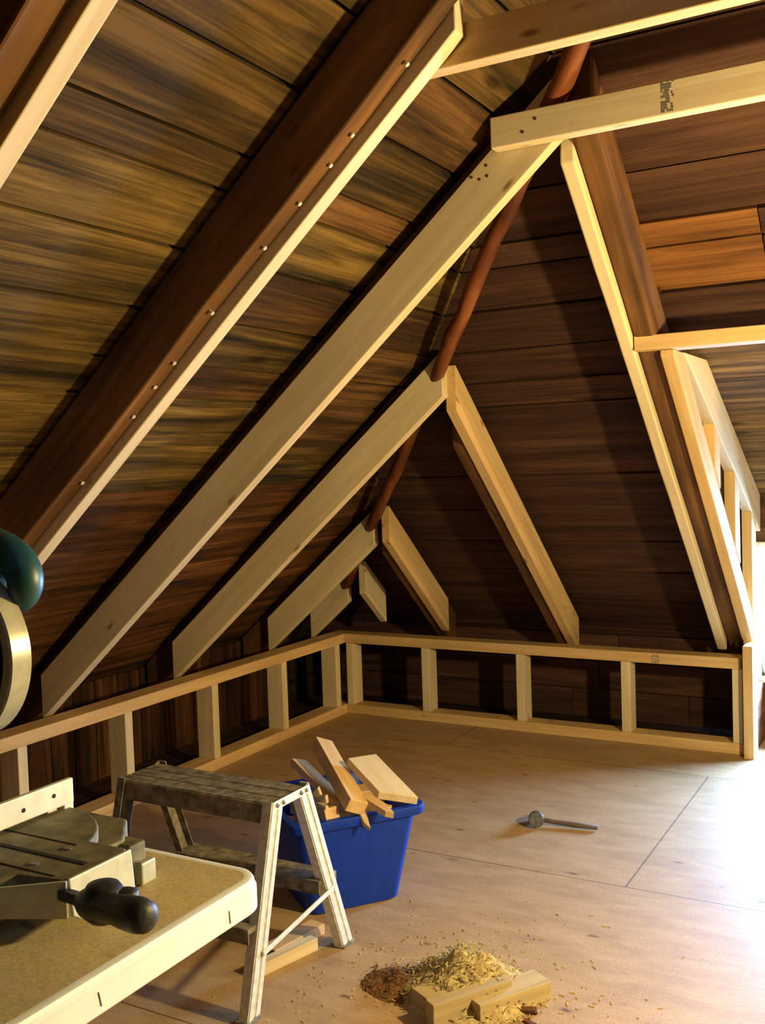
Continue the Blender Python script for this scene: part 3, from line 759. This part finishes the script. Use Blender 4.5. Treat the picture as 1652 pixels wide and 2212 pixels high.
k = MB(); k.bar((0.875, -2.700, 0.155), (0.875, -2.372, 0.195), 0.006, 0.014); k.build('spreader_bar', M_aludirty, ld, 0.002)
k = MB(); k.bar((1.375, -2.40, 0.215), (1.20, -2.40, 0.03), 0.004, 0.018, up=(0, 1, 0)); 
for X in (1.392,):
    for y in (-2.742, -2.296):
        f = MB(); f.box((X - 0.024, y - 0.028, 0), (X + 0.016, y + 0.028, 0.012)); f.build('rubber_foot', M_aludirty, ld, 0.003)

# ------------------------------------------------------------------ blue tub with offcuts
TC = Vector((1.180, -1.985, 0)); TA = math.radians(45 + 8)
tub = thing('blue_tub', TC, 'blue plastic tub filled with wood offcuts, behind the aluminium ladder', 'tub')
def sq(r, z, rc=0.04, n=5):
    ps = []
    for p in rrect(-r, r, -r, r, rc, n):
        x, y = p; ps.append((TC.x + x * math.cos(TA) - y * math.sin(TA), TC.y + x * math.sin(TA) + y * math.cos(TA), z))
    return ps
k = MB()
loft(k, [sq(0.140, 0.0), sq(0.150, 0.004), sq(0.196, 0.275), sq(0.198, 0.277), sq(0.217, 0.277), sq(0.219, 0.281), sq(0.219, 0.300), sq(0.216, 0.304), sq(0.196, 0.304), sq(0.192, 0.298), sq(0.148, 0.012)], True, True)
o = k.build('tub_body', M_blue, tub, 0.0)
for p in o.data.polygons: p.use_smooth = True
md = o.modifiers.new('e', 'EDGE_SPLIT'); md.split_angle = math.radians(35)
k = MB()
c, s_ = math.cos(TA), math.sin(TA)
def tl(x, y, z): return (TC.x + x * c - y * s_, TC.y + x * s_ + y * c, z)
k.prism([tl(0.05, -0.219, 0.262), tl(-0.05, -0.219, 0.262), tl(-0.05, -0.222, 0.302), tl(0.05, -0.222, 0.302)][::1], Vector(tl(0, -0.012, 0)) - Vector(tl(0, 0, 0)))
hidden_handle = k
def offcut(c0, d, up, size, label, mat=M_new2, group='offcuts sticking out of the blue tub', cut=0.0, name='wood_offcut', cat='offcut', point_=0.0):
    d = Vector(d).normalized(); up = Vector(up); r = d.cross(up).normalized(); u = r.cross(d); L_, w, h = size; c0 = Vector(c0)
    k = MB()
    a = [(-L_ / 2, -w / 2), (L_ / 2 + cut, -w / 2), (L_ / 2 - cut, w / 2), (-L_ / 2, w / 2)]
    if point_: a = [(-L_ / 2, -w / 2), (L_ / 2 - point_, -w / 2), (L_ / 2, 0.0), (L_ / 2 - point_ * 0.4, w / 2), (-L_ / 2, w / 2)]
    k.prism([c0 + d * x + r * y - u * h / 2 for x, y in a], u * h, d)
    o = k.build(name, mat, None, 0.002); return tag(o, label, cat, group)
def P(px, py, y):  # a spot in the room seen at that pixel, on the vertical plane at depth y
    return px_on(px, py, (0, 1, 0), y)
def PZ(px, py, z): return px_on(px, py, (0, 0, 1), z)
def stick(pa, pb, w, h, up, label, **kw):
    pa, pb = Vector(pa), Vector(pb)
    return offcut((pa + pb) / 2, pb - pa, up, ((pb - pa).length, w, h), label, **kw)
# long 2x4 leaning out to upper left, square sawn end towards the camera
TX, TY = TC.x, TC.y
a = Vector((1.335, -2.120, 0.345)); 
stick((1.064, -1.882, 0.43), (1.346, -2.132, 0.335), 0.062, 0.042, (0.45, 0.1, 0.85), 'long square-ended offcut leaning out of the tub towards the upper left')
stick((1.245, -1.930, 0.412), (1.430, -2.030, 0.342), 0.105, 0.026, (0.30, -0.10, 0.95), 'wide flat board offcut with slanted end lying on top of the tub', mat=M_new, cut=0.03)
stick((1.28, -2.065, 0.365), (1.386, -2.126, 0.270), 0.024, 0.016, (0, 0, 1), 'thin pointed splinter hanging over the tub front', mat=M_new2, point_=0.06)
stick((1.340, -2.072, 0.345), (1.458, -2.108, 0.318), 0.034, 0.020, (0, 0, 1), 'short pointed offcut under the wide flat board', point_=0.05)
stick((1.000, -1.930, 0.375), (1.262, -2.092, 0.32), 0.055, 0.022, (0.2, 0.2, 1), 'darker thin board left of the long square-ended offcut', mat=M_new2)
stick((1.12, -2.10, 0.27), (1.28, -2.165, 0.318), 0.05, 0.035, (0, 0, 1), 'short block at the front rim of the tub', mat=M_new2)
rr = random.Random(17)
fan = [((1.165, -2.13, 0.30), (1.223, -2.147, 0.385)), ((1.165, -2.12, 0.295), (1.262, -2.165, 0.370)), ((1.165, -2.11, 0.29), (1.275, -2.185, 0.345))]
fl = ['topmost of the fanned thin wedges by the ladder top', 'middle one of the fanned thin wedges by the ladder top', 'lowest of the fanned thin wedges by the ladder top']
for (p0, p1), l in zip(fan, fl): stick(p0, p1, 0.040, 0.012, (0.3, -0.9, 0.1), l, mat=M_new, point_=0.05)
inner = [((0.98, -1.95, 0.24), (1.25, -1.80, 0.27)), ((1.05, -1.85, 0.23), (1.33, -1.95, 0.25)), ((1.00, -2.05, 0.20), (1.30, -2.05, 0.22)), ((1.18, -1.78, 0.22), (1.22, -2.15, 0.19)), ((1.10, -1.80, 0.16), (1.12, -2.12, 0.15)), ((1.24, -1.84, 0.14), (1.27, -2.06, 0.15))]
for i, (p0, p1) in enumerate(inner): stick(p0, p1, 0.08, 0.045, (0, 0, 1), 'offcut lying inside the blue tub, mostly hidden by the ones on top', group='offcuts lying inside the blue tub')
bpy.context.view_layer.update()

# ------------------------------------------------------------------ things on the floor
hm = thing('hammer', (1.60, -1.17, 0), 'hammer lying on the plywood floor in the middle of the room', 'hammer')
k = MB(); hc = Vector((1.545, -1.195, 0.030))
k.lathe(hc, (0.35, -0.9, 0.15), [(-0.065, 0.011), (-0.052, 0.015), (-0.016, 0.016), (0.0, 0.020), (0.012, 0.023), (0.018, 0.028), (0.038, 0.029), (0.042, 0.026)], 20)
k.build('hammer_head', M_steel, hm, smooth=False)
k = MB(); k.tube([(1.553, -1.19, 0.024), (1.60, -1.18, 0.018), (1.68, -1.168, 0.014), (1.765, -1.158, 0.012)], [0.010, 0.010, 0.012, 0.010], 12, squash=(1, 0.8)); k.build('hammer_handle', M_handle, hm, smooth=True)

M_dusty = wood('dusty_lumber', (0.38, 0.29, 0.15), (0.48, 0.37, 0.19), (0.58, 0.46, 0.25), knots=0.2, rough=0.9)
# blocks and sawdust heap near the camera
grp = 'scrap blocks on the floor by the sawdust'
def block(c0, ang, size, label, mat=M_new2, z=0.0, tilt=0.0, g=grp):
    a = math.radians(ang); d = Vector((math.cos(a), math.sin(a), tilt))
    return offcut((c0[0], c0[1], z + size[2] / 2 + abs(tilt) * size[0] / 2), d, (0, 0, 1), size, label, mat=mat, group=g)
PA = PZ(1122, 2140, 0.02); 
block((1.925, -2.392), 58, (0.215, 0.075, 0.045), 'right-hand block beside the sawdust heap, its side lit bright yellow', M_dusty)
block((1.858, -2.470), 58, (0.23, 0.036, 0.060), 'narrow upright block in front of the sawdust heap', M_dusty)
block((1.775, -2.490), -28, (0.10, 0.075, 0.045), 'short block at the lower left of the sawdust heap', M_dusty)
grp2 = 'scrap blocks behind the ladder leg'
block((1.262, -2.36), 80, (0.20, 0.055, 0.03), 'flat scrap with a torn end just behind the near ladder leg', M_new2, g=grp2)
block((1.30, -2.455), 75, (0.21, 0.032, 0.035), 'narrow pale scrap in front of the torn-ended one behind the ladder leg', M_new, g=grp2)

def heap(cx, cy, rx, ry, h, label, mat=None, name='sawdust_heap', cat='sawdust', nchip=900):
    k = MB(); n = 46; vs = []; fs = []
    for i in range(n + 1):
        for j in range(n + 1):
            u = (i / n - 0.5) * 2; v = (j / n - 0.5) * 2; r = math.hypot(u, v)
            nz = noise.noise(Vector((u * 3, v * 3, cx))) * 0.30 + noise.noise(Vector((u * 9, v * 9, 3))) * 0.12 + noise.noise(Vector((u * 24, v * 24, 5))) * 0.06
            z = max(0.0, (1 - r) * (1.0 + nz) + (nz * 0.25 if r < 1 else 0)) * h
            if r > 0.97: z = 0.0
            vs.append((cx + u * rx, cy + v * ry, z - 0.0005))
    for i in range(n):
        for j in range(n):
            if all(vs[q][2] <= 0 for q in (i * (n + 1) + j, (i + 1) * (n + 1) + j, (i + 1) * (n + 1) + j + 1, i * (n + 1) + j + 1)): continue
            fs.append((i * (n + 1) + j, (i + 1) * (n + 1) + j, (i + 1) * (n + 1) + j + 1, i * (n + 1) + j + 1))
    k.poly(vs, fs, (1, 0, 0))
    rr = random.Random(5)
    for q in range(nchip):
        a = rr.uniform(0, 6.28); r = rr.random() ** 0.7 * 1.12; u, v = math.cos(a) * r, math.sin(a) * r
        x, y = cx + u * rx, cy + v * ry; z = max(0, 1 - r) * h * rr.uniform(0.85, 1.2) + 0.002
        d = Vector((rr.uniform(-1, 1), rr.uniform(-1, 1), rr.uniform(-0.4, 0.7))).normalized(); L_ = rr.uniform(0.004, 0.018); w = rr.uniform(0.0006, 0.002)
        p0 = Vector((x, y, z)); s1 = d.cross(Vector((0, 0, 1))).normalized() * w; p1 = p0 + d * L_; p1.z = max(p1.z, 0.001)
        up = Vector((0, 0, 0.0008))
        k.prism([p0 - s1, p0 + s1, p1 + s1, p1 - s1], up if abs(d.z) < 0.95 else s1 * 0.3, d)
    o = k.build(name, mat or M_dust); return tag(o, label, cat, kind='stuff')
heap(1.805, -2.375, 0.185, 0.165, 0.115, 'heap of yellow sawdust and shavings on the floor in front of the camera')
heap(1.640, -2.425, 0.11, 0.09, 0.035, 'low brown litter of bark and dirt with painted-in shadow left of the yellow sawdust heap', plain('brown_litter_shade', (0.20, 0.10, 0.04), 0.95, 0, 0.5, 120, spec=0.1, bump=0.6), 'brown_litter_shade', 'litter', 160)  # brown litter, its dark colour also painting the heap's shadow
# fallen shavings scattered over the floor near the heap
k = MB(); rr = random.Random(9)
for q in range(260):
    a = rr.uniform(0, 6.28); r = 0.12 + abs(rr.gauss(0, 0.22)); x, y = 1.72 + math.cos(a) * r, -2.33 + math.sin(a) * r
    t = rr.uniform(0, 3.14); L_ = rr.uniform(0.004, 0.016); w = rr.uniform(0.001, 0.003); d = Vector((math.cos(t), math.sin(t), 0)); s1 = Vector((-d.y, d.x, 0)) * w
    p = Vector((x, y, 0.0))
    k.prism([p, p + d * L_, p + d * L_ + s1 * 2, p + s1 * 2], (0, 0, 0.0015), d)
tag(k.build('wood_shavings', M_dust), 'loose shavings scattered on the floor around the sawdust heap', 'shavings', kind='stuff')
# small scraps and dark pieces
block((1.985, -2.405), 20, (0.040, 0.020, 0.012), 'small dark lump in front of the right-hand block', M_old, g='small chips on the floor')  # small dark lump beside the block
block((2.015, -2.455), -25, (0.055, 0.015, 0.006), 'thin orange-brown chip nearest the right-hand block', M_pole, g='small chips on the floor')
block((1.905, -2.585), 40, (0.07, 0.05, 0.02), 'dark piece painted in for the shadow gap below the sawdust heap', M_old, g='small chips on the floor')  # dark piece put in to paint a shadow gap
